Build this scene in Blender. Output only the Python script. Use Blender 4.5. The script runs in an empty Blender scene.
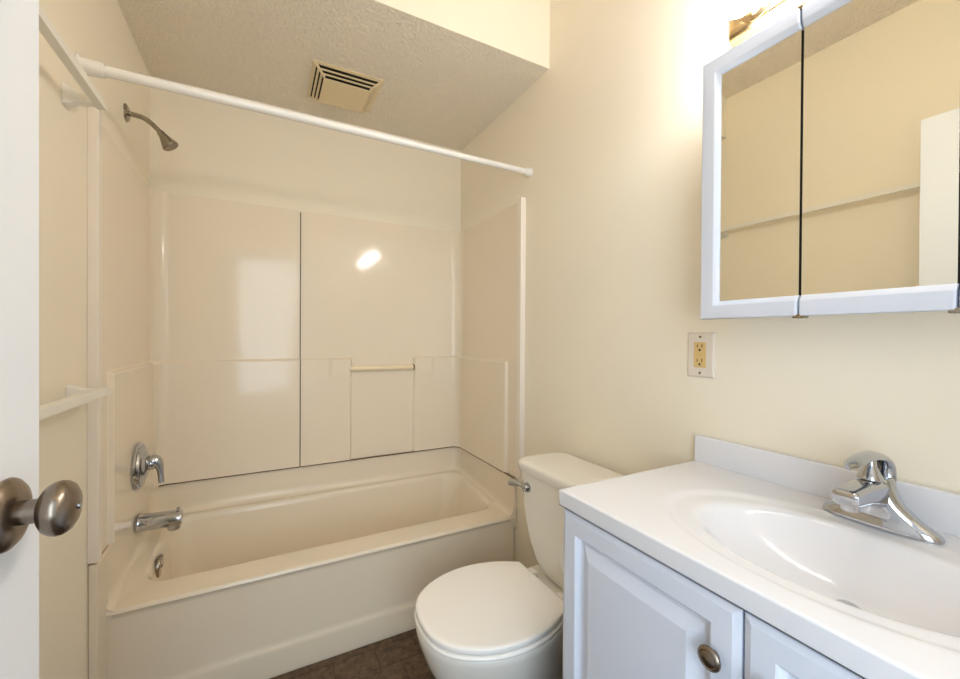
import bpy, bmesh, math, random
from mathutils import Vector, Matrix
from math import sin, cos, pi, radians

S = bpy.context.scene
COL = S.collection

# ------------------------------------------------------------------ camera
YAW, PITCH, ROLL, F, CAMZ = radians(28.0), radians(-0.35), radians(0.353), 407.6, 1.19
fw = Vector((sin(YAW) * cos(PITCH), cos(YAW) * cos(PITCH), sin(PITCH)))
r0 = Vector((cos(YAW), -sin(YAW), 0))
u0 = r0.cross(fw)
rr = r0 * cos(ROLL) + u0 * sin(ROLL)
uu = -r0 * sin(ROLL) + u0 * cos(ROLL)
cam_data = bpy.data.cameras.new('camera')
cam_data.sensor_width = 36.0
cam_data.lens = F / 960 * 36
cam_data.clip_start = 0.02
cam = bpy.data.objects.new('camera', cam_data)
COL.objects.link(cam)
m = Matrix.Identity(4)
for i in range(3):
    m[i][0], m[i][1], m[i][2] = rr[i], uu[i], -fw[i]
m[2][3] = CAMZ
cam.matrix_world = m
S.camera = cam

# ------------------------------------------------------------------ world, light, exposure
world = bpy.data.worlds.new('world')
S.world = world
world.use_nodes = True
bg = world.node_tree.nodes['Background']
bg.inputs[0].default_value = (0.80, 0.90, 1.0, 1)
bg.inputs[1].default_value = 0.9

def area_light(name, loc, target, sx, sy, power, color):
    l = bpy.data.lights.new(name, 'AREA')
    l.shape = 'RECTANGLE'
    l.size, l.size_y, l.energy, l.color = sx, sy, power, color
    o = bpy.data.objects.new(name, l)
    COL.objects.link(o)
    o.location = loc
    o.rotation_euler = (Vector(target) - Vector(loc)).to_track_quat('-Z', 'Y').to_euler()
    return o

area_light('hall_daylight', (-0.28, -1.00, 1.35), (0.70, 0.50, 1.1), 1.5, 1.7, 34, (0.76, 0.90, 1.0))
BULB = 44.0
S.view_settings.view_transform = 'Standard'
S.view_settings.look = 'None'
S.view_settings.gamma = 1
S.view_settings.use_curve_mapping = False
S.view_settings.exposure = 0.16
S.cycles.use_denoising = True
S.cycles.max_bounces = 14
S.cycles.diffuse_bounces = 8
S.cycles.glossy_bounces = 6
S.cycles.sample_clamp_indirect = 6

# ------------------------------------------------------------------ materials
def srgb(r, g, b):
    f = lambda c: (c / 255 / 12.92) if c / 255 <= 0.04045 else ((c / 255 + 0.055) / 1.055) ** 2.4
    return (f(r), f(g), f(b), 1)

def mat(name, col, rough=0.5, metal=0.0, spec=0.5, bump=0.0, scale=60.0, var=0.0, vscale=6.0, coat=0.0, detail=3.0, emit=None, trans=0.0, bdist=0.004):
    ma = bpy.data.materials.new(name)
    ma.use_nodes = True
    nt = ma.node_tree
    n, l = nt.nodes, nt.links
    p = n['Principled BSDF']
    p.inputs['Base Color'].default_value = col
    p.inputs['Roughness'].default_value = rough
    p.inputs['Metallic'].default_value = metal
    p.inputs['Specular IOR Level'].default_value = spec
    p.inputs['Coat Weight'].default_value = coat
    p.inputs['Coat Roughness'].default_value = 0.04
    p.inputs['Transmission Weight'].default_value = trans
    tc = n.new('ShaderNodeTexCoord')
    if bump:
        t = n.new('ShaderNodeTexNoise')
        t.inputs['Scale'].default_value = scale
        t.inputs['Detail'].default_value = detail
        b = n.new('ShaderNodeBump')
        b.inputs['Strength'].default_value = bump
        b.inputs['Distance'].default_value = bdist
        l.new(tc.outputs['Object'], t.inputs['Vector'])
        l.new(t.outputs['Fac'], b.inputs['Height'])
        l.new(b.outputs['Normal'], p.inputs['Normal'])
    if var:
        t = n.new('ShaderNodeTexNoise')
        t.inputs['Scale'].default_value = vscale
        t.inputs['Detail'].default_value = 4
        mx = n.new('ShaderNodeMix')
        mx.data_type = 'RGBA'
        mx.inputs['A'].default_value = tuple(c * (1 - var) for c in col[:3]) + (1,)
        mx.inputs['B'].default_value = tuple(min(1, c * (1 + var)) for c in col[:3]) + (1,)
        l.new(tc.outputs['Object'], t.inputs['Vector'])
        l.new(t.outputs['Fac'], mx.inputs['Factor'])
        l.new(mx.outputs['Result'], p.inputs['Base Color'])
    if emit:
        p.inputs['Emission Color'].default_value = emit[0]
        p.inputs['Emission Strength'].default_value = emit[1]
    return ma

M = {}
M['paint'] = mat('cream_wall_paint', srgb(241, 233, 216), 0.55, spec=0.3, bump=0.10, scale=140, var=0.015, vscale=3)
M['texture'] = mat('stippled_ceiling_paint', srgb(240, 231, 216), 0.85, spec=0.15, bump=1.0, scale=88, bdist=0.013, detail=5, var=0.05, vscale=90)
M['white_paint'] = mat('white_door_paint', srgb(234, 238, 245), 0.38, spec=0.4, bump=0.03, scale=30, var=0.008)
M['almond'] = mat('almond_fibreglass', srgb(237, 226, 208), 0.09, spec=0.38, bump=0.012, scale=9, var=0.012, vscale=2, detail=1)
M['tub'] = mat('almond_tub_enamel', srgb(233, 222, 203), 0.22, spec=0.5, var=0.012, vscale=2)
M['trim_white'] = mat('pale_trim_plastic', srgb(238, 230, 220), 0.25, var=0.01)
M['rod'] = mat('white_enamelled_tube', srgb(238, 236, 232), 0.25, var=0.01)
M['bar'] = mat('white_bar_paint', srgb(235, 232, 224), 0.4, var=0.02, vscale=20)
M['caulk_dark'] = mat('aged_brown_caulk', srgb(112, 84, 60), 0.7, var=0.25, vscale=25)
M['seam'] = mat('dark_panel_seam', srgb(70, 58, 48), 0.7, var=0.15, vscale=10)
M['caulk_light'] = mat('almond_caulk', srgb(236, 216, 190), 0.4, var=0.02)
M['chrome'] = mat('polished_chrome', srgb(188, 190, 195), 0.07, metal=1.0, var=0.02)
M['nickel'] = mat('worn_shower_nickel', srgb(158, 150, 138), 0.10, metal=1.0, var=0.15, vscale=40)
M['pewter'] = mat('brushed_pewter', srgb(140, 128, 116), 0.27, metal=1.0, bump=0.05, scale=250, var=0.10, vscale=30)
M['brass'] = mat('polished_brass', srgb(235, 206, 158), 0.18, metal=1.0, var=0.03)
M['mirror'] = mat('mirror_glass', srgb(236, 234, 222), 0.004, metal=1.0, var=0.002)
M['porcelain'] = mat('white_porcelain', srgb(238, 235, 228), 0.10, spec=0.5, var=0.006)
M['seat'] = mat('white_seat_plastic', srgb(249, 247, 244), 0.20, var=0.006)
M['cabinet'] = mat('white_thermofoil', srgb(214, 220, 234), 0.33, var=0.008)
M['marble'] = mat('white_cultured_marble', srgb(229, 230, 236), 0.13, spec=0.5, var=0.006, vscale=4)
M['vent'] = mat('yellowed_vent_plastic', srgb(226, 209, 172), 0.45, var=0.04, vscale=20)
M['dark'] = mat('dark_cavity', srgb(46, 36, 26), 0.8, var=0.15)
M['black'] = mat('black_gap', srgb(26, 25, 26), 0.6, var=0.1)
M['plate'] = mat('ivory_cover_plate', srgb(228, 218, 205), 0.35, var=0.01)
M['recept'] = mat('almond_receptacle', srgb(222, 190, 130), 0.35, var=0.03)
M['paper'] = mat('white_tissue_paper', srgb(244, 243, 240), 0.95, spec=0.1, bump=0.2, scale=200, var=0.01)
M['acrylic'] = mat('pale_glossy_acrylic', srgb(243, 228, 196), 0.08, spec=0.6, var=0.02)
M['bulb'] = mat('glowing_bulb_glass', (1, 1, 1, 1), 0.3, var=0.001, emit=((1.0, 0.975, 0.955, 1), BULB))

def floor_material():
    ma = bpy.data.materials.new('brown_stone_vinyl')
    ma.use_nodes = True
    n, l = ma.node_tree.nodes, ma.node_tree.links
    p = n['Principled BSDF']
    p.inputs['Roughness'].default_value = 0.5
    tc = n.new('ShaderNodeTexCoord')
    br = n.new('ShaderNodeTexBrick')
    br.offset = 0.5
    br.inputs['Scale'].default_value = 1.0
    br.inputs['Brick Width'].default_value = 0.15
    br.inputs['Row Height'].default_value = 0.10
    br.inputs['Mortar Size'].default_value = 0.002
    br.inputs['Mortar Smooth'].default_value = 0.5
    br.inputs['Color1'].default_value = srgb(106, 86, 67)
    br.inputs['Color2'].default_value = srgb(90, 72, 56)
    br.inputs['Mortar'].default_value = srgb(62, 49, 38)
    no = n.new('ShaderNodeTexNoise')
    no.inputs['Scale'].default_value = 38
    no.inputs['Detail'].default_value = 8
    no.inputs['Roughness'].default_value = 0.7
    ra = n.new('ShaderNodeValToRGB')
    ra.color_ramp.elements[0].position = 0.33
    ra.color_ramp.elements[0].color = (0.36, 0.34, 0.31, 1)
    ra.color_ramp.elements[1].position = 0.68
    ra.color_ramp.elements[1].color = (1.35, 1.32, 1.27, 1)
    mx = n.new('ShaderNodeMix')
    mx.data_type = 'RGBA'
    mx.blend_type = 'MULTIPLY'
    mx.inputs['Factor'].default_value = 1.0
    l.new(tc.outputs['Object'], br.inputs['Vector'])
    l.new(tc.outputs['Object'], no.inputs['Vector'])
    l.new(no.outputs['Fac'], ra.inputs['Fac'])
    l.new(br.outputs['Color'], mx.inputs['A'])
    l.new(ra.outputs['Color'], mx.inputs['B'])
    l.new(mx.outputs['Result'], p.inputs['Base Color'])
    b = n.new('ShaderNodeBump')
    b.inputs['Strength'].default_value = 0.3
    b.inputs['Distance'].default_value = 0.002
    l.new(no.outputs['Fac'], b.inputs['Height'])
    l.new(b.outputs['Normal'], p.inputs['Normal'])
    return ma
M['floor'] = floor_material()

# ------------------------------------------------------------------ object helpers
WORLD = {}

def tag(o, label=None, cat=None, group=None, kind=None):
    if label: o['label'] = label
    if cat: o['category'] = cat
    if group: o['group'] = group
    if kind: o['kind'] = kind
    return o

def thing(name, loc, label, cat, group=None):
    o = bpy.data.objects.new(name, None)
    COL.objects.link(o)
    o.empty_display_size = 0.05
    o.location = loc
    WORLD[o.name] = Vector(loc)
    return tag(o, label, cat, group)

def obj(name, bm, material, parent=None, smooth=40, label=None, origin=None):
    """bm is in world coordinates; it becomes ONE mesh object under parent"""
    bmesh.ops.remove_doubles(bm, verts=bm.verts, dist=1e-6)
    bmesh.ops.recalc_face_normals(bm, faces=bm.faces)
    if origin is None:
        lo = Vector([min(v.co[i] for v in bm.verts) for i in range(3)])
        hi = Vector([max(v.co[i] for v in bm.verts) for i in range(3)])
        origin = (lo + hi) / 2
    origin = Vector(origin)
    bmesh.ops.translate(bm, verts=bm.verts, vec=-origin)
    me = bpy.data.meshes.new(name)
    for f in bm.faces:
        f.smooth = smooth > 0
    if smooth > 0:
        for e in bm.edges:
            if len(e.link_faces) == 2 and e.calc_face_angle(0) > radians(smooth):
                e.smooth = False
    bm.to_mesh(me)
    bm.free()
    me.materials.append(material)
    o = bpy.data.objects.new(name, me)
    COL.objects.link(o)
    WORLD[o.name] = origin
    if parent:
        o.parent = parent
        o.location = origin - WORLD[parent.name]
    else:
        o.location = origin
    if smooth > 0:
        wn = o.modifiers.new('weighted_normals', 'WEIGHTED_NORMAL')
        wn.keep_sharp = True
    if label: o['label'] = label
    return o

def struct(name, bm, material, label, cat, smooth=0):
    return tag(obj(name, bm, material, None, smooth), label, cat, kind='structure')

def copy_thing(root, offset, label):
    new = root.copy()
    COL.objects.link(new)
    new.location = root.location + Vector(offset)
    new['label'] = label
    for ch in list(root.children):
        c = ch.copy()
        COL.objects.link(c)
        c.parent = new
        for g in list(ch.children):
            d = g.copy()
            COL.objects.link(d)
            d.parent = c
    return new

# ------------------------------------------------------------------ shape helpers
def new(): return bmesh.new()

def box(bm, x0, x1, y0, y1, z0, z1, bev=0.0, seg=2):
    t = bmesh.new()
    bmesh.ops.create_cube(t, size=1)
    for v in t.verts:
        v.co = Vector((x0 + (v.co.x + .5) * (x1 - x0), y0 + (v.co.y + .5) * (y1 - y0), z0 + (v.co.z + .5) * (z1 - z0)))
    if bev:
        bmesh.ops.bevel(t, geom=t.edges[:], offset=bev, segments=seg, profile=0.5, affect='EDGES')
    merge(bm, t)
    return bm

def merge(bm, t):
    me = bpy.data.meshes.new('scratch')
    t.to_mesh(me)
    t.free()
    bm.from_mesh(me)
    bpy.data.meshes.remove(me)

def loft(bm, rings, cap0=True, cap1=True, closed=True):
    vs = [[bm.verts.new(p) for p in r] for r in rings]
    n = len(rings[0])
    for a, b in zip(vs, vs[1:]):
        for i in range(n if closed else n - 1):
            j = (i + 1) % n
            try:
                bm.faces.new((a[i], a[j], b[j], b[i]))
            except ValueError:
                pass
    if cap0: bm.faces.new(vs[0])
    if cap1: bm.faces.new(vs[-1])
    return bm

def frame_of(d):
    d = Vector(d).normalized()
    a = Vector((0, 0, 1)) if abs(d.z) < 0.9 else Vector((1, 0, 0))
    x = d.cross(a).normalized()
    return x, d.cross(x).normalized(), d

def lathe(bm, base, axis, prof, seg=32, sx=1.0):
    """prof: (distance along axis, radius)"""
    x, y, d = frame_of(axis)
    base = Vector(base)
    rings = []
    for t, r in prof:
        r = max(r, 1e-4)
        rings.append([base + d * t + x * (r * cos(2 * pi * k / seg)) + y * (r * sx * sin(2 * pi * k / seg)) for k in range(seg)])
    return loft(bm, rings)

def tube(bm, pts, rad, seg=16):
    """rounded tube through pts; rad a number or a list"""
    P = [Vector(p) for p in pts]
    rings = []
    px = None
    for i, p in enumerate(P):
        d = (P[min(i + 1, len(P) - 1)] - P[max(i - 1, 0)]).normalized()
        if px is None:
            x, y, _ = frame_of(d)
        else:
            x = (px - d * px.dot(d)).normalized()
            y = d.cross(x)
        px = x
        r = rad[i] if isinstance(rad, (list, tuple)) else rad
        rings.append([p + x * (r * cos(2 * pi * k / seg)) + y * (r * sin(2 * pi * k / seg)) for k in range(seg)])
    return loft(bm, rings)

def spline(pts, n=8):
    P = [Vector(p) for p in pts]
    out = []
    for i in range(len(P) - 1):
        a, b, c, d = P[max(i - 1, 0)], P[i], P[i + 1], P[min(i + 2, len(P) - 1)]
        for k in range(n):
            t = k / n
            out.append(0.5 * ((2 * b) + (c - a) * t + (2 * a - 5 * b + 4 * c - d) * t * t + (3 * b - a - 3 * c + d) * t ** 3))
    out.append(P[-1])
    return out

def rrect(x0, x1, y0, y1, r, z, k=8, zf=None):
    pts = []
    for cx, cy, a in ((x1 - r, y1 - r, 0), (x0 + r, y1 - r, 90), (x0 + r, y0 + r, 180), (x1 - r, y0 + r, 270)):
        for i in range(k + 1):
            t = radians(a + 90 * i / k)
            x, y = cx + r * cos(t), cy + r * sin(t)
            pts.append(Vector((x, y, zf(x, y) if zf else z)))
    return pts

def sm(a, b, t):
    if a == b: return float(t >= a)
    t = max(0, min(1, (t - a) / (b - a)))
    return t * t * (3 - 2 * t)

# ================================================================== the room
XL, XR, YB, YF = -0.43, 1.035, 2.20, -0.26        # left wall, right wall, back wall, doorway wall
SOF, HDR, TUBF = 2.295, 1.355, 1.574              # soffit height, header face, tub front
DX0, DX1, DZ = -0.235, 0.50, 1.965                # doorway opening

struct('floor', box(new(), -1.6, 2.2, -2.6, 2.3, -0.06, 0.0), M['floor'], 'brown mottled stone pattern vinyl floor in front of the tub', 'floor')
struct('wall_left', box(new(), XL - 0.1, XL, YF - 0.1, YB + 0.1, 0, 2.9), M['paint'], 'cream yellow wall on the left that carries the two towel bars', 'wall')
struct('wall_right', box(new(), XR, XR + 0.1, YF - 0.1, YB + 0.1, 0, 2.9), M['paint'], 'cream wall on the right behind toilet, outlet and mirror cabinet', 'wall')
struct('wall_back', box(new(), XL, XR, YB, YB + 0.1, 0, 2.9), M['paint'], 'cream yellow wall at the far end above the tub surround', 'wall')
b = new()
box(b, XL, DX0, YF - 0.1, YF, 0, 2.9)
box(b, DX1, XR, YF - 0.1, YF, 0, 2.9)
box(b, DX0, DX1, YF - 0.1, YF, DZ, 2.9)
struct('wall_front', b, M['paint'], 'cream wall with the doorway opening behind the viewer', 'wall')
b = new()
loft(b, [[(XL, YF, 2.51), (XR, YF, 2.73), (XR, YF, 2.83), (XL, YF, 2.83)], [(XL, HDR, 2.51), (XR, HDR, 2.73), (XR, HDR, 2.83), (XL, HDR, 2.83)]])
struct('ceiling', b, M['texture'], 'stippled sloping upper ceiling over the vanity side of the room', 'ceiling')
b = new()
box(b, XL, XR, HDR + 0.006, YB, SOF, SOF + 0.04)
struct('ceiling_lowered', b, M['texture'], 'stippled beige lowered ceiling over the tub, with the vent in it', 'ceiling')
struct('wall_header', box(new(), XL, XR, HDR, HDR + 0.006, SOF - 0.0004, 2.85), M['paint'], 'cream vertical face dropping from the upper ceiling to the lowered one', 'wall')

# doorway casing, hall wall beyond
b = new()
for x0, x1 in ((DX0 - 0.045, DX0 + 0.008), (DX1 - 0.008, DX1 + 0.06)):
    box(b, x0, x1, YF, YF + 0.014, 0, DZ + 0.05, 0.004)
box(b, DX0 - 0.045, DX1 + 0.06, YF, YF + 0.014, DZ - 0.008, DZ + 0.055, 0.004)
struct('trim_1', b, M['white_paint'], 'white casing round the doorway behind the viewer', 'trim', 40)

# ------------------------------------------------------------------ open door with knob
DT = radians(1.5)
dd = Vector((sin(DT), cos(DT), 0))               # along the door from hinge to free edge
dn = Vector((cos(DT), -sin(DT), 0))              # out of its room face
edge = Vector((-0.1865, 0.536, 0))
b = new()
ring = []
p0, p1 = edge - dd * 0.715, edge
for z0, z1 in ((0.012, 1.95),):
    t = bmesh.new()
    bmesh.ops.create_cube(t, size=1)
    for v in t.verts:
        a = p1 if v.co.y > 0 else p0
        q = a + (Vector((0, 0, 0)) if v.co.x > 0 else -dn * 0.035)
        v.co = Vector((q.x, q.y, z1 if v.co.z > 0 else z0))
    bmesh.ops.bevel(t, geom=t.edges[:], offset=0.002, segments=2, profile=0.5, affect='EDGES')
    merge(b, t)
door = struct('door_1', b, M['white_paint'], 'plain white door standing open along the left wall, with a dark round knob', 'door', 40)
KZ = 1.042
KS = 0.86
def ks(pr): return [(t * KS, r * KS) for t, r in pr]
kp = edge - dd * 0.0605 + Vector((0, 0, KZ))
rose = obj('knob_rose', lathe(new(), kp + dn * 0.0002, dn, ks([(0, .0330), (.003, .0345), (.006, .0335), (.010, .029), (.013, .022), (.0145, .016)]), 40), M['pewter'], door, 50)
kb = lathe(new(), kp + dn * 0.0105, dn, ks([(0, .0115), (.014, .0115), (.0150, .0135), (.017, .0185), (.020, .0228), (.024, .0254), (.0285, .0264), (.033, .0256), (.037, .0228), (.0402, .0175), (.0420, .0105), (.0428, .004), (.043, 0)]), 40)
knob = obj('door_knob', kb, M['pewter'], door, 60, 'dark pewter round knob')
obj('lock_pin', lathe(new(), kp + dn * (0.0105 + .0425 * KS), dn, [(0, .0028), (.0018, .0028), (.0022, .002)], 16), M['chrome'], knob)
zc = KZ
b = new()
t0 = edge + Vector((0, 0, zc)) - dn * 0.0175
for s in (1,):
    pts = [t0 + dn * a + dd * 0.0003 + Vector((0, 0, c)) for a, c in ((-.011, -.028), (.011, -.028), (.011, .028), (-.011, .028))]
    loft(b, [pts, [p + dd * 0.0012 for p in pts]])
obj('latch_plate', b, M['pewter'], door, 0)

# ================================================================== bathtub
tubt = thing('bathtub', (0.30, 1.88, 0), 'almond bathtub with flat apron filling the alcove below the surround', 'bathtub')
def rimz(x, y): return 0.370 + 0.045 * sm(1.70, 2.14, y)
TX0, TX1, TY1 = XL + 0.002, XR - 0.002, YB - 0.002
b = new()
rings = []
# apron bottom up, over the rim, down into the well
def ap(yf, z, r=0.012): return rrect(TX0, TX1, yf, TY1, r, z, 14)
def well(x0, x1, y0, y1, r, z, dzr=None):
    return rrect(x0, x1, y0, y1, r, z, 14, (lambda x, y: rimz(x, y) + dzr) if dzr is not None else None)
rings.append(ap(TUBF + 0.006, 0.001))
rings.append(ap(TUBF, 0.012))
rings.append(ap(TUBF, 0.092))
rings.append(ap(TUBF + 0.004, 0.106))
rings.append(ap(TUBF + 0.010, 0.122))
rings.append(ap(TUBF + 0.010, 0.335))
rings.append(ap(TUBF + 0.006, 0.348))
rings.append(rrect(TX0, TX1, TUBF, TY1, .012, 0, 14, lambda x, y: rimz(x, y) - 0.013))
rings.append(rrect(TX0 + .001, TX1 - .001, TUBF + .002, TY1 - .001, .012, 0, 14, lambda x, y: rimz(x, y) - 0.005))
rings.append(rrect(TX0 + .005, TX1 - .005, TUBF + .008, TY1 - .004, .012, 0, 14, lambda x, y: rimz(x, y)))
wx0, wx1, wy0, wy1 = -0.360, 0.996, 1.690, 2.142
rings.append(well(wx0, wx1, wy0, wy1, .085, 0, 0.0))
rings.append(well(wx0 + .008, wx1 - .008, wy0 + .004, wy1 - .006, .085, 0, -0.003))
rings.append(well(wx0 + .014, wx1 - .014, wy0 + .008, wy1 - .012, .085, 0, -0.012))
rings.append(well(wx0 + .020, wx1 - .022, wy0 + .012, wy1 - .016, .085, 0, -0.03))
rings.append(well(wx0 + .038, wx1 - .060, wy0 + .024, wy1 - .030, .09, 0.22))
rings.append(well(wx0 + .055, wx1 - .10, wy0 + .036, wy1 - .044, .09, 0.12))
rings.append(well(wx0 + .075, wx1 - .13, wy0 + .052, wy1 - .060, .085, 0.085))
rings.append(well(wx0 + .115, wx1 - .18, wy0 + .09, wy1 - .10, .07, 0.072))
rings.append(well(wx0 + .25, wx1 - .40, wy0 + .17, wy1 - .18, .03, 0.068))
loft(b, rings)
# upstand on the three walls, coved corners
FZ = 0.545
def upstand():
    base, r = 0.016, 0.055
    path = [Vector((XL + base, TUBF + 0.002, 0))]
    for i in range(1, 10): path.append(Vector((XL + base, TUBF + (YB - base - r - TUBF) * i / 10, 0)))
    for i in range(9):
        t = radians(180 - 90 * i / 8)
        path.append(Vector((XL + base + r + r * cos(t), YB - base - r + r * sin(t), 0)))
    for i in range(1, 10): path.append(Vector((XL + base + r + (XR - XL - 2 * base - 2 * r) * i / 10, YB - base, 0)))
    for i in range(9):
        t = radians(90 - 90 * i / 8)
        path.append(Vector((XR - base - r + r * cos(t), YB - base - r + r * sin(t), 0)))
    for i in range(9, -1, -1): path.append(Vector((XR - base, TUBF + 0.002 + (YB - base - r - TUBF) * i / 10, 0)))
    return path
pth = upstand()
nor = []
for i, p in enumerate(pth):
    d = (pth[min(i + 1, len(pth) - 1)] - pth[max(i - 1, 0)]).normalized()
    nor.append(Vector((d.y, -d.x, 0)))
rows = []
for off, dz, ab in ((0.030, -0.004, 0), (0.0205, 0.000, 0), (0.009, 0.006, 0), (0.003, 0.018, 0), (0.0, 0.04, 0), (0, FZ - 0.004, 1), (-0.004, FZ, 1), (-0.0135, FZ, 1), (-0.0135, 0.3, 1)):
    rows.append([p + n * off + Vector((0, 0, dz if ab else rimz(p.x, p.y) + dz)) for p, n in zip(pth, nor)])
loft(b, rows, False, False, closed=False)
for k in (0, -1):
    b.faces.new([b.verts.new(r[k]) for r in rows])
box(b, XL + 0.0005, XL + 0.021, 1.507, 1.60, 0.0012, 0.5455, 0.004)
tub = obj('tub_shell', b, M['tub'], tubt, 45)
ofl = obj('overflow_plate', lathe(new(), (-0.340, 1.862, 0.345), (1, 0, -0.12), [(0, .040), (.008, .041), (.013, .037), (.013, .022), (.0135, 0)], 32), M['nickel'], tubt, 50)
obj('screw', lathe(new(), (-0.3268, 1.862, 0.3433), (1, 0, -0.12), [(0, .006), (.002, .006), (.003, .004)], 12), M['pewter'], ofl)
obj('tub_drain', lathe(new(), (-0.10, 1.90, 0.0715), (0, 0, 1), [(0, .032), (.003, .031), (.004, .024), (.002, .022), (.0025, 0)], 28), M['chrome'], tubt)

# ================================================================== moulded surround panels
PZ0, PZ1 = 0.5495, 1.806
SEAM = 0.161
BASE, COVE, LED = 0.013, 0.06, 0.014
LZ = 1.074
def samples(lo, hi, step, keys, w=0.012, fine=0.0015):
    s = {round(lo, 5), round(hi, 5)}
    n = int((hi - lo) / step)
    for i in range(n + 1): s.add(round(lo + (hi - lo) * i / max(1, n), 5))
    for k in keys:
        a = k - w
        while a <= k + w:
            if lo < a < hi: s.add(round(a, 5))
            a += fine
    out = sorted(s)
    return [out[0]] + [q for p, q in zip(out, out[1:]) if q - p > 4e-4]

def panel(side):
    """walks from the front edge on the side wall round the cove to the seam (or, on the right, likewise)"""
    y0 = 1.530 if side < 0 else 1.550
    if side < 0:
        xw, xs = XL, SEAM - 0.0016
        L2 = xs - (xw + BASE + COVE)
    else:
        xw, xs = XR, SEAM + 0.0016
        L2 = (xw - BASE - COVE) - xs
    L1 = YB - BASE - COVE - y0
    LA = COVE * pi / 2
    tot = L1 + LA + L2
    def at(s):
        if s <= L1: return Vector((xw - side * BASE, y0 + s, 0)), Vector((-side, 0, 0))
        if s <= L1 + LA:
            t = (s - L1) / COVE
            c = Vector((xw - side * (BASE + COVE), YB - BASE - COVE, 0))
            return c + Vector((side * cos(t), sin(t), 0)) * COVE, Vector((-side * cos(t), -sin(t), 0))
        q = s - L1 - LA
        return Vector((xw - side * (BASE + COVE + q), YB - BASE, 0)), Vector((0, -1, 0))
    s_in = (1.625 if side < 0 else 1.640) - y0
    def sx(x): return L1 + LA + abs((xw - side * (BASE + COVE)) - x)
    keys = [s_in]
    if side > 0: keys += [sx(0.402), sx(0.742), sx(0.300), sx(0.850)]
    ss = samples(0, tot, 0.03, keys)
    ss = sorted(set(ss + [round(L1 + LA * i / 12, 5) for i in range(13)]))
    zz = samples(PZ0, PZ1, 0.05, [LZ, 0.985], 0.014)
    tw = 0.0065
    def bump(s, z):
        g = sm(s_in - tw, s_in + tw, s)
        lo = 1 - sm(LZ - tw, LZ + tw, z)
        rec = 1.0
        pod = 0.0
        if side > 0:
            a, c = sx(0.742), sx(0.402)
            rec = 1 - sm(a - tw, a + tw, s) * (1 - sm(c - tw, c + tw, s))
            pz = sm(0.925, 1.010, z)
            pod = 0.009 * pz * lo * (sm(sx(0.850) - .012, sx(0.850) + .012, s) * (1 - sm(a - tw, a + tw, s)) + sm(c - tw, c + tw, s) * (1 - sm(sx(0.300) - .012, sx(0.300) + .012, s)))
        return LED * g * lo * rec + pod
    b = new()
    grid = []
    for z in zz:
        row = []
        ed = sm(PZ1 - 0.006, PZ1, z)
        for s in ss:
            p, n = at(s)
            q = p + n * (bump(s, z) - 0.004 * ed)
            row.append(Vector((q.x, q.y, z)))
        grid.append(row)
    # close to the wall behind
    def back(z): return [Vector(((at(s)[0] - at(s)[1] * (BASE - 0.0012)).x, (at(s)[0] - at(s)[1] * (BASE - 0.0012)).y, z)) for s in ss]
    full = [back(PZ0)] + grid + [back(PZ1)]
    loft(b, full, False, False, closed=False)
    for k in (0, -1):
        f = b.faces.new([b.verts.new(r[k]) for r in full])
    return b, at, L1, LA, tot, y0

lft = thing('shower_surround_panel', (XL + 0.02, 1.86, PZ0), 'glossy almond moulded surround panel left of the dark vertical seam, carrying the shower valve', 'shower surround')
bL, atL, L1, LA, totL, yL = panel(-1)
obj('panel_sheet', bL, M['almond'], lft, 55)
rgt = thing('shower_surround_panel', (XR - 0.02, 1.86, PZ0), 'glossy almond moulded surround panel right of the dark vertical seam, with the short bar', 'shower surround')
bR, atR, L1R, LAR, totR, yR = panel(1)
obj('panel_sheet', bR, M['almond'], rgt, 55)
# front edge trims
b = new()
box(b, XL + 0.0002, XL + 0.025, 1.503, 1.5295, 0.553, 1.822, 0.0014, 2)
obj('edge_trim', b, M['trim_white'], lft, 50, 'pale upright edge strip')
b = new()
box(b, XR - 0.026, XR - 0.0002, 1.516, 1.5495, PZ0 + 0.004, 1.813, 0.0014, 2)
obj('edge_trim', b, M['trim_white'], rgt, 50, 'pale upright edge strip')
# seam and caulk lines
b = new()
box(b, SEAM - 0.0028, SEAM + 0.0016, YB - BASE - 0.0150, YB - 0.002, PZ0, LZ - 0.002)
box(b, SEAM - 0.0026, SEAM + 0.0014, YB - BASE - 0.0016, YB - 0.002, LZ - 0.002, PZ1 - 0.01)
obj('seam_strip', b, M['seam'], lft, 0, 'dark vertical seam')
def bead(at, s0, s1, n, r, off):
    pts = []
    for i in range(n + 1):
        p, nn = at(s0 + (s1 - s0) * i / n)
        q = p + nn * off
        pts.append((q.x, q.y, PZ0 - 0.0014))
    return tube(new(), pts, r, 8)
obj('caulk_line', bead(atL, L1 + LA * 0.5, totL, 20, 0.0030, LED - 0.002), M['caulk_dark'], lft, 60, 'brown caulk line')
obj('caulk_line', bead(atL, 0.015, L1 + LA * 0.5, 20, 0.0030, 0.006), M['caulk_light'], lft, 60)
obj('caulk_line', bead(atR, 0.01, totR, 60, 0.0030, LED - 0.002), M['caulk_dark'], rgt, 60, 'brown caulk line')
# short bar between the two pods
b = new()
tube(b, [(0.392, YB - 0.030, 1.022), (0.752, YB - 0.030, 1.022)], 0.0125, 20)
gb = obj('grab_bar', b, M['acrylic'], rgt, 60, 'short clear cream bar')
obj('bar_hole_shade', lathe(new(), (0.7335, YB - 0.030, 1.022), (1, 0, 0), [(0, .0145), (.006, .0145), (.0065, .012)], 20), M['dark'], gb)  # dark ring colours in the shade of the hole at the bar's end

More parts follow.
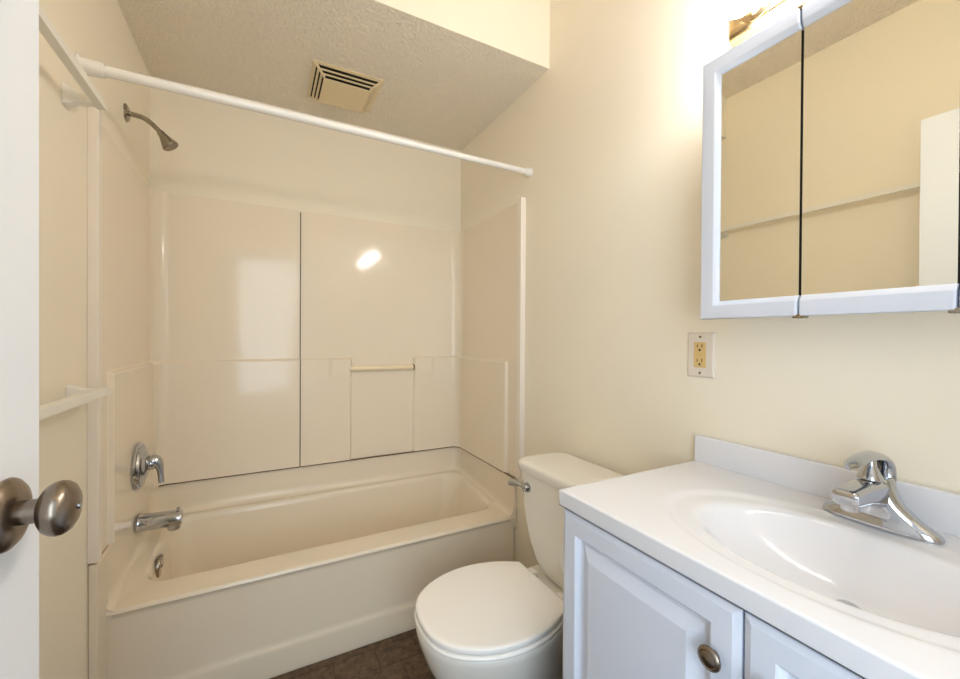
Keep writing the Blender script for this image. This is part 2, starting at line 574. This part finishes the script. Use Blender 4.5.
# ================================================================== shower fittings
sh = thing('showerhead', (XL, 1.86, 1.97), 'small worn chrome shower head on a bent arm, high on the left wall', 'shower head')
obj('wall_flange', lathe(new(), (XL + 0.0006, 1.86, 1.972), (1, 0, 0), [(0, .031), (.003, .030), (.008, .022), (.011, .013)], 32), M['nickel'], sh, 60)
arm = spline([(XL + 0.006, 1.86, 1.972), (XL + 0.045, 1.86, 1.968), (-0.362, 1.86, 1.955), (-0.342, 1.86, 1.937), (-0.330, 1.86, 1.924)], 6)
obj('shower_arm', tube(new(), arm, 0.0085, 16), M['nickel'], sh, 60)
dirn = Vector((0.030, 0, -0.044)).normalized()
hd = obj('spray_head', lathe(new(), Vector((-0.333, 1.86, 1.928)), dirn, [(0, .011), (.004, .0125), (.012, .0125), (.016, .014), (.022, .016), (.036, .021), (.050, .0265), (.054, .0275), (.057, .0265)], 32), M['nickel'], sh, 50)
obj('spray_face', lathe(new(), Vector((-0.333, 1.86, 1.928)) + dirn * 0.0572, dirn, [(0, .0255), (.002, .0245), (.0025, .018)], 32), M['pewter'], hd)

va = thing('shower_valve', (XL + 0.03, 1.885, 0.716), 'round chrome shower valve with a curved lever on the left surround panel', 'valve')
vx = XL + BASE + LED + 0.0008
obj('escutcheon', lathe(new(), (vx, 1.885, 0.715), (1, 0, 0), [(0, .083), (.006, .085), (.011, .081), (.012, .074), (.018, .072), (.021, .064), (.022, .054), (.028, .046), (.033, .032), (.036, .024)], 48), M['chrome'], va, 35)
hv = obj('lever_handle', tube(new(), spline([(vx + .034, 1.885, .722), (vx + .046, 1.884, .727), (vx + .058, 1.882, .721), (vx + .066, 1.879, .702), (vx + .070, 1.876, .672), (vx + .072, 1.874, .648)], 6),
                        [.0235 - .0140 * sm(5, 24, i) for i in range(31)], 20), M['chrome'], va, 60)
obj('stem_cap', lathe(new(), (vx + .030, 1.885, .720), (1, 0, 0), [(0, .025), (.006, .025), (.018, .0245), (.027, .019), (.032, .010), (.033, 0)], 28), M['chrome'], hv, 50)

sp = thing('tub_spout', (XL + 0.02, 1.922, 0.50), 'chrome tub spout sticking out above the overflow plate on the left', 'spout')
sxx = XL + 0.0215
obj('spout_body', lathe(new(), (sxx, 1.922, 0.492), (1, 0, -0.03), [(0, .034), (.006, .0345), (.009, .032), (.03, .0315), (.09, .0300), (.128, .0285), (.134, .025)], 32, 1.0), M['chrome'], sp, 50)
b = new()
lathe(b, (sxx + .109, 1.922, 0.483), (0, 0, -1), [(0, .021), (.029, .021), (.034, .0195), (.0342, .014)], 24)
obj('spout_outlet', b, M['chrome'], sp, 40)
b = new()
lathe(b, (sxx + .122, 1.922, 0.515), (0, 0, 1), [(0, .003), (.008, .003), (.009, .006), (.013, .0065), (.0145, .004)], 16)
obj('diverter_knob', b, M['chrome'], sp, 50)

# curtain rod
rod = thing('shower_curtain_rod', (0.30, 1.485, 1.915), 'white telescoping curtain rod spanning from left wall to right wall', 'curtain rod')
obj('rod_tube', tube(new(), [(XL + 0.02, 1.435, 1.893), (0.494, 1.467, 1.907)], 0.0140, 20), M['rod'], rod, 60)
obj('inner_tube', tube(new(), [(0.486, 1.467, 1.907), (XR - 0.02, 1.487, 1.915)], 0.0122, 20), M['rod'], rod, 60)
obj('end_cap', lathe(new(), (XL + 0.0008, 1.434, 1.8925), (1, 0, 0), [(0, .026), (.006, .026), (.010, .021), (.052, .0185), (.056, .0165)], 28), M['rod'], rod, 45)
obj('end_cap', lathe(new(), (XR - 0.0008, 1.487, 1.915), (-1, 0, 0), [(0, .021), (.005, .021), (.008, .018), (.024, .017), (.027, .0145)], 28), M['rod'], rod, 45)

# towel bars on the left wall
def towel_bar(zc, label):
    xf = XL + 0.072
    t = thing('towel_bar', (XL + 0.03, 0.95, zc), label, 'towel bar', 'white towel bars on the left wall')
    b = new()
    box(b, xf - 0.020, xf, 0.50, 1.385, zc - 0.010, zc + 0.010, 0.0015)
    obj('bar', b, M['bar'], t, 40)
    for yb in (1.36, 0.53):
        b = new()
        rings = []
        for dx, hy, hz in ((0.0006, .021, .026), (0.004, .021, .026), (0.010, .018, .022), (0.022, .013, .015), (0.040, .011, .012), (0.0525, .011, .0105)):
            rings.append([Vector((XL + dx, yb + p.x * 1, zc - 0.003 + p.y)) for p in rrect(-hy, hy, -hz, hz, hy * .35, 0, 4)])
        loft(b, rings)
        obj('bracket', b, M['bar'], t, 45)
    return t
tb = towel_bar(1.776, 'white flat towel bar high on the left wall, just under the curtain rod end')
copy_thing(tb, (0, 0.025, 1.043 - 1.776), 'white flat towel bar at waist height on the left wall, above the door knob')

# ceiling vent
vt = thing('ceiling_vent', (0.315, 1.895, SOF), 'yellowed square exhaust vent grille in the stippled ceiling over the tub', 'vent')
vx0, vy0 = 0.315, 1.897
def sq_ring(bm, ho, hi, z0, z1, tilt=0.0):
    # square ring, outer half ho, inner half hi
    o = [(-1, -1), (1, -1), (1, 1), (-1, 1)]
    def R(h, z): return [Vector((vx0 + a * h, vy0 + c * h, z)) for a, c in o]
    loft(bm, [R(ho, z1), R(ho, z0 + tilt), R(hi, z0), R(hi, z1)], False, False)
    vs = [R(ho, z1), R(hi, z1)]
    loft(bm, vs, False, False)
    return bm
HV = 0.142
obj('housing', box(new(), vx0 - HV + .012, vx0 + HV - .012, vy0 - HV + .012, vy0 + HV - .012, SOF - 0.006, SOF - 0.0008), M['dark'], vt, 0, 'dark inside of the vent')
b = new()
sq_ring(b, HV, HV - 0.014, SOF - 0.0075, SOF - 0.0006, 0.003)
for sx_, sy_ in ((1, 1), (1, -1), (-1, 1), (-1, -1)):      # sloping corner ribs tie the tiers together
    r0_, r1_ = HV - 0.006, 0.094
    w = Vector((sx_, -sy_, 0)).normalized() * 0.0045
    A = Vector((vx0 + sx_ * r0_, vy0 + sy_ * r0_, SOF - 0.0065)); Bq = Vector((vx0 + sx_ * r1_, vy0 + sy_ * r1_, SOF - 0.0345))
    up = Vector((0, 0, 0.006))
    loft(b, [[A - w, A + w, A + w + up, A - w + up], [Bq - w, Bq + w, Bq + w + up, Bq - w + up]])
obj('grille_frame', b, M['vent'], vt, 0)
for k in range(2):
    b = new()
    ho = HV - 0.0185 - 0.0135 * k
    zt = SOF - 0.0170 - 0.0095 * k
    sq_ring(b, ho, ho - 0.0085, zt - 0.0020, zt + 0.0010, 0.001)
    obj('louver', b, M['vent'], vt, 0)
b = new()
hc = HV - 0.0455
box(b, vx0 - hc, vx0 + hc, vy0 - hc, vy0 + hc, SOF - 0.0390, SOF - 0.0355, 0.001)
obj('centre_plate', b, M['vent'], vt, 40)

# ================================================================== toilet
TY = 1.045
to = thing('toilet', (0.70, TY, 0), 'white round front toilet with the lid closed, between the tub and the vanity', 'toilet')
egg_key = [(.378, 0), (.381, .045), (.393, .084), (.418, .121), (.464, .156), (.526, .181), (.598, .190), (.670, .181), (.732, .158), (.785, .127)]
def egg(grow=0.0, z=0.0, x_shift=0.0, xback=None, n=5, sc=1.0):
    pts = [Vector((x, h, 0)) for x, h in egg_key]
    c = spline([(pts[1].x, -pts[1].y, 0)] + [tuple(p) for p in pts], n)[n:]
    c[0].y = 0
    if xback is not None: c = c + [Vector((xback, c[-1].y, 0))]
    out = [Vector((p.x, p.y, 0)) for p in c] + [Vector((p.x, -p.y, 0)) for p in reversed(c[1:])]
    ctr = Vector((.60, 0, 0))
    res = []
    for p in out:
        d = p - ctr
        L = d.length
        q = ctr + d * (sc + grow / max(L, 1e-4))
        res.append(Vector((q.x + x_shift, TY + q.y, z)))
    return res
def egg_loft(bm, spec):
    return loft(bm, [egg(*s) if isinstance(s, tuple) else s for s in spec])
# bowl
def bowl_ring(z, xf, xb, hw):
    # ellipse-like egg with given front, back and half width
    N = 64
    out = []
    xc = xf + (xb - xf) * 0.50
    for k in range(N):
        t = 2 * pi * k / N
        c, s = cos(t), sin(t)
        x = xc + (xb - xc) * math.copysign(abs(c) ** 0.85, c) if c > 0 else xc + (xc - xf) * c
        out.append(Vector((x, TY + hw * math.copysign(abs(s) ** 0.95, s), z)))
    return out
b = new()
loft(b, [bowl_ring(z, *a) for z, a in (
    (0.001, (.470, .90, .118)), (0.012, (.465, .90, .121)), (0.03, (.475, .895, .115)), (0.08, (.490, .88, .104)), (0.13, (.485, .87, .104)), (0.18, (.465, .86, .118)),
    (0.225, (.435, .85, .141)), (0.285, (.402, .84, .164)), (0.335, (.384, .835, .179)), (0.364, (.376, .83, .187)), (0.379, (.376, .83, .189)), (0.3858, (.381, .825, .185)))])
bd = obj('bowl', b, M['porcelain'], to, 60)
b = new()
rings = []
for z, x0, x1, h in ((0.20, .80, .99, .085), (0.29, .78, .995, .105), (0.342, .765, 1.0, .125), (0.377, .76, 1.0, .130), (0.3852, .765, .997, .126)):
    rings.append(rrect(x0, x1, TY - h, TY + h, .025, z, 6))
loft(b, rings)
obj('tank_deck', b, M['porcelain'], to, 50)
b = new()
egg_loft(b, [(-.004, .3868), (0.001, .3878), (.003, .390), (.003, .393), (.001, .397), (-.006, .3988)])
obj('seat', b, M['seat'], to, 50)
b = new()
egg_loft(b, [(-.008, .4000), (-.003, .4012), (-.0005, .4045), (-.0005, .4125), (-.002, .4155), (-.006, .4178), (-.012, .4186), (-.06, .4196)])
obj('lid', b, M['seat'], to, 50)
for s in (-1, 1):
    b = new()
    box(b, .779, .812, TY + s * .075 - .018, TY + s * .075 + .018, .3860, .410, 0.006, 3)
    obj('seat_hinge', b, M['seat'], to, 50)
for s in (-1, 1):
    b = new()
    lathe(b, (.70, TY + s * .128, 0.001), (0, 0, 1), [(0, .016), (.012, .015), (.02, .010), (.023, 0)], 20)
    obj('bolt_cap', b, M['porcelain'], to, 50)
# tank
b = new()
rings = []
TKB = 1.014
for z, h, xf in ((.3865, .060, .845), (.391, .078, .838), (.403, .095, .832), (.430, .125, .827), (.48, .152, .823), (.54, .172, .820), (.60, .183, .817), (.66, .188, .815), (.715, .190, .814), (.721, .189, .815)):
    r = min(.035, h * .4)
    rings.append(rrect(xf, TKB, TY - .006 - h, TY - .006 + h, r, z, 8))
loft(b, rings)
obj('tank', b, M['porcelain'], to, 60)
b = new()
rings = []
for z, g in ((.7216, -.006), (.7245, 0), (.742, .002), (.750, .0005), (.7545, -.005), (.757, -.014), (.7580, -.03)):
    rings.append(rrect(.800 - g, TKB + .004 + min(g, 0), TY - .206 - g, TY + .194 + g, .048, z, 8))
loft(b, rings)
obj('tank_lid', b, M['porcelain'], to, 60)
fl = thing
b = new()
lathe(b, (.8145, TY + .125, .668), (-1, 0, 0), [(0, .017), (.004, .017), (.012, .014), (.017, .012), (.019, 0)], 20)
hb = obj('flush_lever', b, M['chrome'], to, 50, 'chrome flush lever')
tp = spline([(.802, TY + .118, .668), (.799, TY + .150, .672), (.797, TY + .180, .669), (.794, TY + .205, .664)], 5)
obj('lever_arm', tube(new(), tp, [.0085 + .004 * sm(4, 15, i) for i in range(16)], 14), M['chrome'], hb, 60)

# ================================================================== vanity
VX, VY0, VY1, CZ = 0.566, -0.060, 0.686, 0.865     # door face plane, ends, counter height
va2 = thing('vanity_cabinet', (0.80, 0.313, 0), 'white vanity cabinet with raised panel doors under the sink top', 'vanity cabinet')
b = new()
BX = VX + 0.022
CT = CZ - 0.0365
for ya, yb in ((VY0 + 0.004, VY0 + 0.020), (VY1 - 0.020, VY1 - 0.004)):
    box(b, BX + 0.001, XR - 0.002, ya, yb, 0.095, CT)
box(b, BX + 0.001, XR - 0.002, VY0 + 0.004, VY1 - 0.004, 0.095, 0.112)
box(b, XR - 0.008, XR - 0.002, VY0 + 0.004, VY1 - 0.004, 0.095, CT)
box(b, BX, BX + 0.018, VY0 + 0.004, VY1 - 0.004, CT - 0.035, CT)
box(b, BX, BX + 0.018, VY0 + 0.004, VY1 - 0.004, 0.095, 0.125)
for ya, yb in ((VY0 + 0.004, VY0 + 0.040), (VY1 - 0.040, VY1 - 0.004), (0.30, 0.33)):
    box(b, BX, BX + 0.018, ya, yb, 0.095, CT)
box(b, BX + 0.06, XR - 0.004, VY0 + 0.004, VY1 - 0.004, 0.001, 0.0955)
obj('body', b, M['cabinet'], va2, 40)
def raised_door(y0, y1, z0, z1):
    def R(i, d): return [Vector((VX + d, y, z)) for y, z in ((y0 + i, z0 + i), (y1 - i, z0 + i), (y1 - i, z1 - i), (y0 + i, z1 - i))]
    b = new()
    loft(b, [R(0, .0205), R(0, .006), R(.0015, .0035), R(.009, .0008), R(.0105, 0), R(.0400, 0), R(.0425, .0015), R(.0485, .0105), R(.0515, .0120), R(.0565, .0120), R(.0790, .0012), R(.0800, .0008)])
    return b
dz0, dz1 = 0.110, CZ - 0.040
mid = 0.3145
for y0, y1, ky in ((mid + .0016, VY1 - .001, mid + .036), (VY0 + .001, mid - .0016, mid - .036)):
    d = obj('cabinet_door', raised_door(y0, y1, dz0, dz1), M['cabinet'], va2, 25)
    k = lathe(new(), (VX - 0.0003, ky, 0.741), (-1, 0, 0), [(0, .008), (.002, .0075), (.006, .007), (.008, .010), (.0095, .0155), (.012, .0168), (.0145, .0160), (.0165, .0125), (.0158, .0112), (.0175, .008), (.0185, 0)], 32)
    obj('knob', k, M['pewter'], d, 50, 'round pewter knob')
# sink top
tp_ = thing('sink_countertop', (0.79, 0.313, CZ), 'glossy white one piece sink top with oval basin on the vanity', 'sink')
SX, SY = 0.772, 0.302
CX0, CX1, CY0, CY1 = VX - 0.005, XR - 0.0015, VY0 - 0.004, VY1 + 0.004
def top_z(x, y):
    ex, ey = (x - SX), (y - SY)
    ro = math.sqrt((ex / .165) ** 2 + (ey / .250) ** 2)         # shallow outer oval
    ri = math.sqrt((ex / .130) ** 2 + (ey / .192) ** 2)         # basin
    z = CZ - 0.0045 * (1 - sm(0.95, 1.06, ro))
    w = (1 - min(ri, 2.0) ** 2.3) / 0.075
    z -= 0.088 * 0.075 * (w if w > 30 else math.log(1 + math.exp(w)))
    return z
b = new()
nx, ny = 80, 120
def lin(a, c, n): return [a + (c - a) * i / n for i in range(n + 1)]
xs = [CX0 + d for d in (0, .0006, .002, .004)] + lin(CX0 + .010, CX1, nx)
ys = [CY0 + d for d in (0, .0006, .002, .004)] + lin(CY0 + .010, CY1 - .010, ny) + [CY1 - d for d in (.004, .002, .0006, 0)]
def edge_drop(d): return 0.004 - math.sqrt(max(0, .004 ** 2 - (0.004 - min(d, .004)) ** 2))
grid = [[Vector((x, y, top_z(x, y) - max(edge_drop(x - CX0), edge_drop(y - CY0), edge_drop(CY1 - y)))) for y in ys] for x in xs]
loft(b, grid, False, False, closed=False)
# skirt and underside
CB = CZ - 0.034
loop = [g[0] for g in grid] + grid[-1][1:] + [g[-1] for g in reversed(grid[:-1])] + list(reversed(grid[0][1:-1]))
low = [Vector((p.x + (0.003 if p.x < CX0 + .001 else 0), p.y, CB)) for p in loop]
vv0 = [b.verts.new(p) for p in loop]
vv1 = [b.verts.new(p) for p in low]
for i in range(len(loop)):
    j = (i + 1) % len(loop)
    b.faces.new((vv0[i], vv0[j], vv1[j], vv1[i]))
def under(x, y): return min(CB, top_z(x, y) - 0.009)
g2 = [[Vector((x + (0.003 if i == 0 else 0), y, under(x, y))) for y in ys] for i, x in enumerate(xs)]
loft(b, g2, False, False, closed=False)
slab = obj('sink_slab', b, M['marble'], tp_, 50)
b = new()
box(b, XR - 0.020, XR - 0.0012, CY0, CY1, CZ - 0.002, CZ + 0.068, 0.004, 3)
obj('backsplash', b, M['marble'], tp_, 50)
DRX, DRY = SX + .008, .280
zd = top_z(DRX, DRY)
dr = obj('drain_flange', lathe(new(), (DRX, DRY, zd + 0.0008), (0, 0, 1), [(0, .032), (.003, .0315), (.0050, .027), (.004, .021), (.002, .0205)], 32), M['chrome'], tp_, 50)
obj('stopper', lathe(new(), (DRX, DRY, zd + 0.003), (0, 0, 1), [(0, .014), (.006, .0165), (.010, .0165), (.013, .012), (.0138, 0)], 28), M['chrome'], dr, 50)

# faucet
fa = thing('faucet', (0.957, 0.302, CZ), 'chrome single handle faucet behind the basin of the sink top', 'faucet')
FX, FY, FZ0 = 0.957, 0.302, CZ + 0.0004
def stad(hx, hy, z, n=24, sq=1.0, cx=FX):
    out = []
    for k in range(n * 2):
        t = 2 * pi * k / (n * 2)
        c, s = cos(t), sin(t)
        out.append(Vector((cx + hx * math.copysign(abs(c) ** .8, c), FY + hy * math.copysign(abs(s) ** .9, s), z)))
    return out
b = new()
rings = [stad(.026, .079, FZ0), stad(.0268, .080, FZ0 + .003), stad(.0258, .078, FZ0 + .008), stad(.0235, .070, FZ0 + .014), stad(.0225, .058, FZ0 + .021),
         stad(.0225, .047, FZ0 + .030), stad(.0225, .035, FZ0 + .042), stad(.0220, .028, FZ0 + .054), stad(.0215, .022, FZ0 + .070), stad(.0195, .0195, FZ0 + .082), stad(.012, .017, FZ0 + .087)]
loft(b, rings)
obj('body', b, M['chrome'], fa, 60)
b = new()
rings = []
for x, hy, z0, z1 in ((FX - .002, .0185, .026, .083), (FX - .035, .0190, .038, .0850), (FX - .070, .0190, .048, .0850), (FX - .100, .0188, .052, .0835), (FX - .120, .018, .0535, .0815), (FX - .128, .0175, .0555, .079), (FX - .131, .012, .060, .074)):
    rings.append([Vector((x, FY + p.x, FZ0 + p.y)) for p in rrect(-hy, hy, z0, z1, (z1 - z0) * .30, 0, 5)])
loft(b, rings)
spo = obj('spout', b, M['chrome'], fa, 55)
obj('aerator', lathe(new(), (FX - .108, FY, FZ0 + .0545), (0, 0, -1), [(0, .0125), (.009, .0125), (.010, .010)], 24), M['chrome'], spo, 50)
# hooded lever handle: rises behind the bonnet and sweeps forward into a flat beak
pth2 = spline([(FX + .012, 0, .070), (FX + .0145, 0, .086), (FX + .011, 0, .103), (FX - .004, 0, .117), (FX - .030, 0, .1255), (FX - .062, 0, .1275), (FX - .094, 0, .1245), (FX - .122, 0, .1180)], 5)
rings = []
n_ = len(pth2) - 1
for i, p in enumerate(pth2):
    t = i / n_
    d = (pth2[min(i + 1, n_)] - pth2[max(i - 1, 0)]).normalized()
    nv = Vector((-d.z, 0, d.x))
    w_ = .0190 - .001 * sm(0, .5, t) - .006 * sm(.45, 1, t) - .008 * sm(.88, 1, t)
    th = .0105 - .0060 * sm(.2, .9, t)
    c0 = Vector((p.x, FY, FZ0 + p.z))
    rings.append([c0 + nv * (th * cos(2 * pi * k / 24)) + Vector((0, w_ * sin(2 * pi * k / 24), 0)) - nv * (.003 * sm(.25, .6, t) * abs(sin(2 * pi * k / 24)) ** 2) * (-1 if nv.z < 0 else 1) for k in range(24)])
b = new()
loft(b, rings)
hn = obj('handle', b, M['chrome'], fa, 60)
obj('bonnet', lathe(new(), (FX - .036, FY, FZ0 + .0845), (.10, 0, 1), [(0, .018), (.003, .0185), (.008, .016), (.022, .009), (.030, .0075), (.044, .007)], 28), M['chrome'], fa, 50)

# ================================================================== medicine cabinet
MX, MY0, MY1, MZ0, MZ1 = 0.900, 0.012, 0.600, 1.234, 1.824
mc = thing('medicine_cabinet', (0.97, 0.304, MZ0), 'white framed three door mirror cabinet on the right wall above the sink', 'mirror cabinet')
b = new()
box(b, MX + 0.021, XR - 0.001, MY0 + 0.012, MY1 - 0.012, MZ0 + 0.008, MZ1 - 0.008, 0.001)
obj('body', b, M['white_paint'], mc, 40)
gaps = [MY1, 0.4035, 0.2000, MY0]
FWD = 0.040
for i in range(3):
    y1, y0 = gaps[i] - (0.0016 if i else 0), gaps[i + 1] + (0.0016 if i < 2 else 0)
    b = new()
    prof = [(0, .019), (0, .0035), (.0012, .0012), (.0040, 0), (.028, 0), (.031, .0010), (FWD - .002, .0060), (FWD, .0085), (FWD, .014)]   # across the rail: inset, depth behind face
    def rail(pts_of):
        loft(b, [pts_of(i_, d_) for i_, d_ in prof + [(FWD - .004, .019)]], False, False)
    # mitred three-sided (ends) or two-sided (middle) frame
    def pt(inl, inr, ins, d, top):
        return None
    for top in (0, 1):
        zz_ = (lambda s: MZ1 - s) if top else (lambda s: MZ0 + s)
        secs = []
        for yy, ml, mr in ((y1, i == 0, False), (y0, False, i == 2)):
            secs.append([Vector((MX + d_, yy - (s_ if ml else 0) + (s_ if mr else 0), zz_(s_))) for s_, d_ in prof + [(FWD, .019)]])
        # rounded ends at the gaps
        out = []
        A, Bq = secs
        if i > 0: out.append([Vector((p.x + .003, p.y, p.z)) for p in A]); A = [Vector((p.x, p.y - .003, p.z)) for p in A]
        out.append(A)
        if i < 2: out.append([Vector((p.x, p.y + .003, p.z)) for p in Bq]); out.append([Vector((p.x + .003, p.y, p.z)) for p in Bq])
        else: out.append(Bq)
        loft(b, out, True, True)
    box(b, MX + .0152, MX + .0188, y0 + .004, y1 - .004, MZ0 + .004, MZ1 - .004)
    if i != 1:
        yy = (lambda s: y1 - s) if i == 0 else (lambda s: y0 + s)
        secs = []
        for z_, sg in ((MZ0, 1), (MZ1, -1)):
            secs.append([Vector((MX + d_, yy(s_), z_ + sg * s_)) for s_, d_ in prof + [(FWD, .019)]])
        loft(b, secs, True, True)
    fr = obj('door_frame', b, M['cabinet'], mc, 30)
    b = new()
    gy1 = y1 - (FWD - .001 if i == 0 else 0.0006)
    gy0 = y0 + (FWD - .001 if i == 2 else 0.0006)
    box(b, MX + 0.010, MX + 0.0145, gy0, gy1, MZ0 + FWD - .001, MZ1 - FWD + .001)
    obj('mirror_glass', b, M['mirror'], fr, 0, 'mirror glass')
for y in (0.4035, 0.2000):
    for z in (MZ1 - .006, MZ0 - .0045):
        b = new()
        box(b, MX + .002, MX + .022, y - .010, y + .010, z, z + .0085, .002)
        obj('hinge', b, M['nickel'], mc, 40)
    b = new()
    box(b, MX + .0165, MX + .0206, y - .008, y + .008, MZ0 + .006, MZ1 - .006)
    obj('gap_strip', b, M['black'], mc, 0, 'dark gap between two mirror doors')

# ================================================================== vanity light
vl = thing('vanity_light', (XR - 0.03, 0.29, 1.95), 'polished brass light bar with glowing globe bulbs above the mirror cabinet', 'wall light')
LZ0, LZ1 = 1.908, 2.012
b = new()
rings = []
for d_, g in ((0.001, 0), (.034, 0), (.045, .004), (.051, .012), (.053, .024)):
    rings.append([Vector((XR - d_, p.x, p.y)) for p in rrect(-0.03 + g, 0.597 - g, LZ0 + g, LZ1 - g, .004, 0, 4)])
loft(b, rings)
obj('bar', b, M['brass'], vl, 35)
for y in (0.527, 0.377, 0.227, 0.077):
    c = Vector((XR - 0.053, y, 1.945))
    sk = obj('socket', lathe(new(), c, (-1, 0, 0), [(0, .034), (.004, .034), (.010, .027), (.014, .0235), (.022, .0225)], 28), M['brass'], vl, 40)
    R_ = 0.047
    prof = [(.018, .014), (.026, .016)]
    cz_ = .030 + .040
    for k in range(1, 15):
        a = radians(-62 + (152) * k / 14)
        prof.append((cz_ + R_ * sin(a), R_ * cos(a)))
    obj('globe_bulb', lathe(new(), c, (-1, 0, 0), prof, 32), M['bulb'], vl, 60, 'glowing white globe bulb')

# ================================================================== outlet
ou = thing('wall_outlet', (XR - 0.003, 0.684, 1.146), 'ivory wall outlet with a tan receptacle under the left end of the mirror cabinet', 'outlet')
oy, oz = 0.684, 1.146
b = new()
rings = []
for d_, g in ((.0006, 0), (.003, 0), (.0055, .003), (.0062, .006)):
    rings.append([Vector((XR - d_, oy + p.x, oz + p.y)) for p in rrect(-.038 + g, .038 - g, -.060 + g, .060 - g, .003, 0, 4)])
loft(b, rings)
pl = obj('cover_plate', b, M['plate'], ou, 40)
b = new()
box(b, XR - .0082, XR - .0063, oy - .0165, oy + .0165, oz - .0335, oz + .0335, .0012)
rc = obj('receptacle', b, M['recept'], ou, 40)
for s in (-1, 1):
    for dy, h, w in ((-.0065, .008, .0022), (.0065, .007, .0022)):
        b = new()
        box(b, XR - .0088, XR - .0083, oy + dy - w / 2, oy + dy + w / 2, oz + s * .019 + .001, oz + s * .019 + .001 + h)
        obj('slot', b, M['black'], rc, 0)
    b = new()
    lathe(b, (XR - .0083, oy, oz + s * .019 - .006), (-1, 0, 0), [(0, .0032), (.0005, .0032)], 14)
    obj('ground_hole', b, M['black'], rc, 0)
for dz, mm, ww in ((.0028, 'seat', .006), (-.0042, 'recept', .006)):
    b = new()
    box(b, XR - .0092, XR - .0083, oy - ww, oy + ww, oz + dz - .0024, oz + dz + .0024, .0005)
    obj('test_button', b, M['recept'], rc, 40)
for s in (-1, 1):
    b = new()
    lathe(b, (XR - .0063, oy, oz + s * .048), (-1, 0, 0), [(0, .0032), (.0008, .003), (.001, .002)], 14)
    obj('screw', b, M['pewter'], pl, 40)

# ================================================================== toilet paper on the side of the vanity
ph = thing('toilet_paper_holder', (0.72, VY1 + .03, 0.64), 'small white paper holder on the toilet side of the vanity', 'paper holder')
RY, RZ = VY1 + 0.078, 0.637
b = new()
box(b, .650, .790, VY1 - 0.0035, VY1 + .004, RZ - .022, RZ + .022, .002)
obj('back_plate', b, M['bar'], ph, 40)
for x in (.654, .780):
    b = new()
    box(b, x, x + .006, VY1 + .0042, RY + .012, RZ - .010, RZ + .010, .002)
    obj('arm', b, M['bar'], ph, 40)
b = new()
tube(b, [(.6605, RY, RZ), (.7795, RY, RZ)], .009, 16)
obj('roller', b, M['bar'], ph, 60)
b = new()
N = 40
rings = []
for r_, x in ((.020, .664), (.050, .664), (.052, .666), (.052, .774), (.050, .776), (.020, .776)):
    rings.append([Vector((x, RY + r_ * cos(2 * pi * k / N), RZ + r_ * sin(2 * pi * k / N))) for k in range(N)])
rings.append(rings[0])
loft(b, rings, False, False)
tag(obj('toilet_paper_roll', b, M['paper'], None, 40), 'white toilet paper roll on the side of the vanity, beside the tank', 'toilet paper')
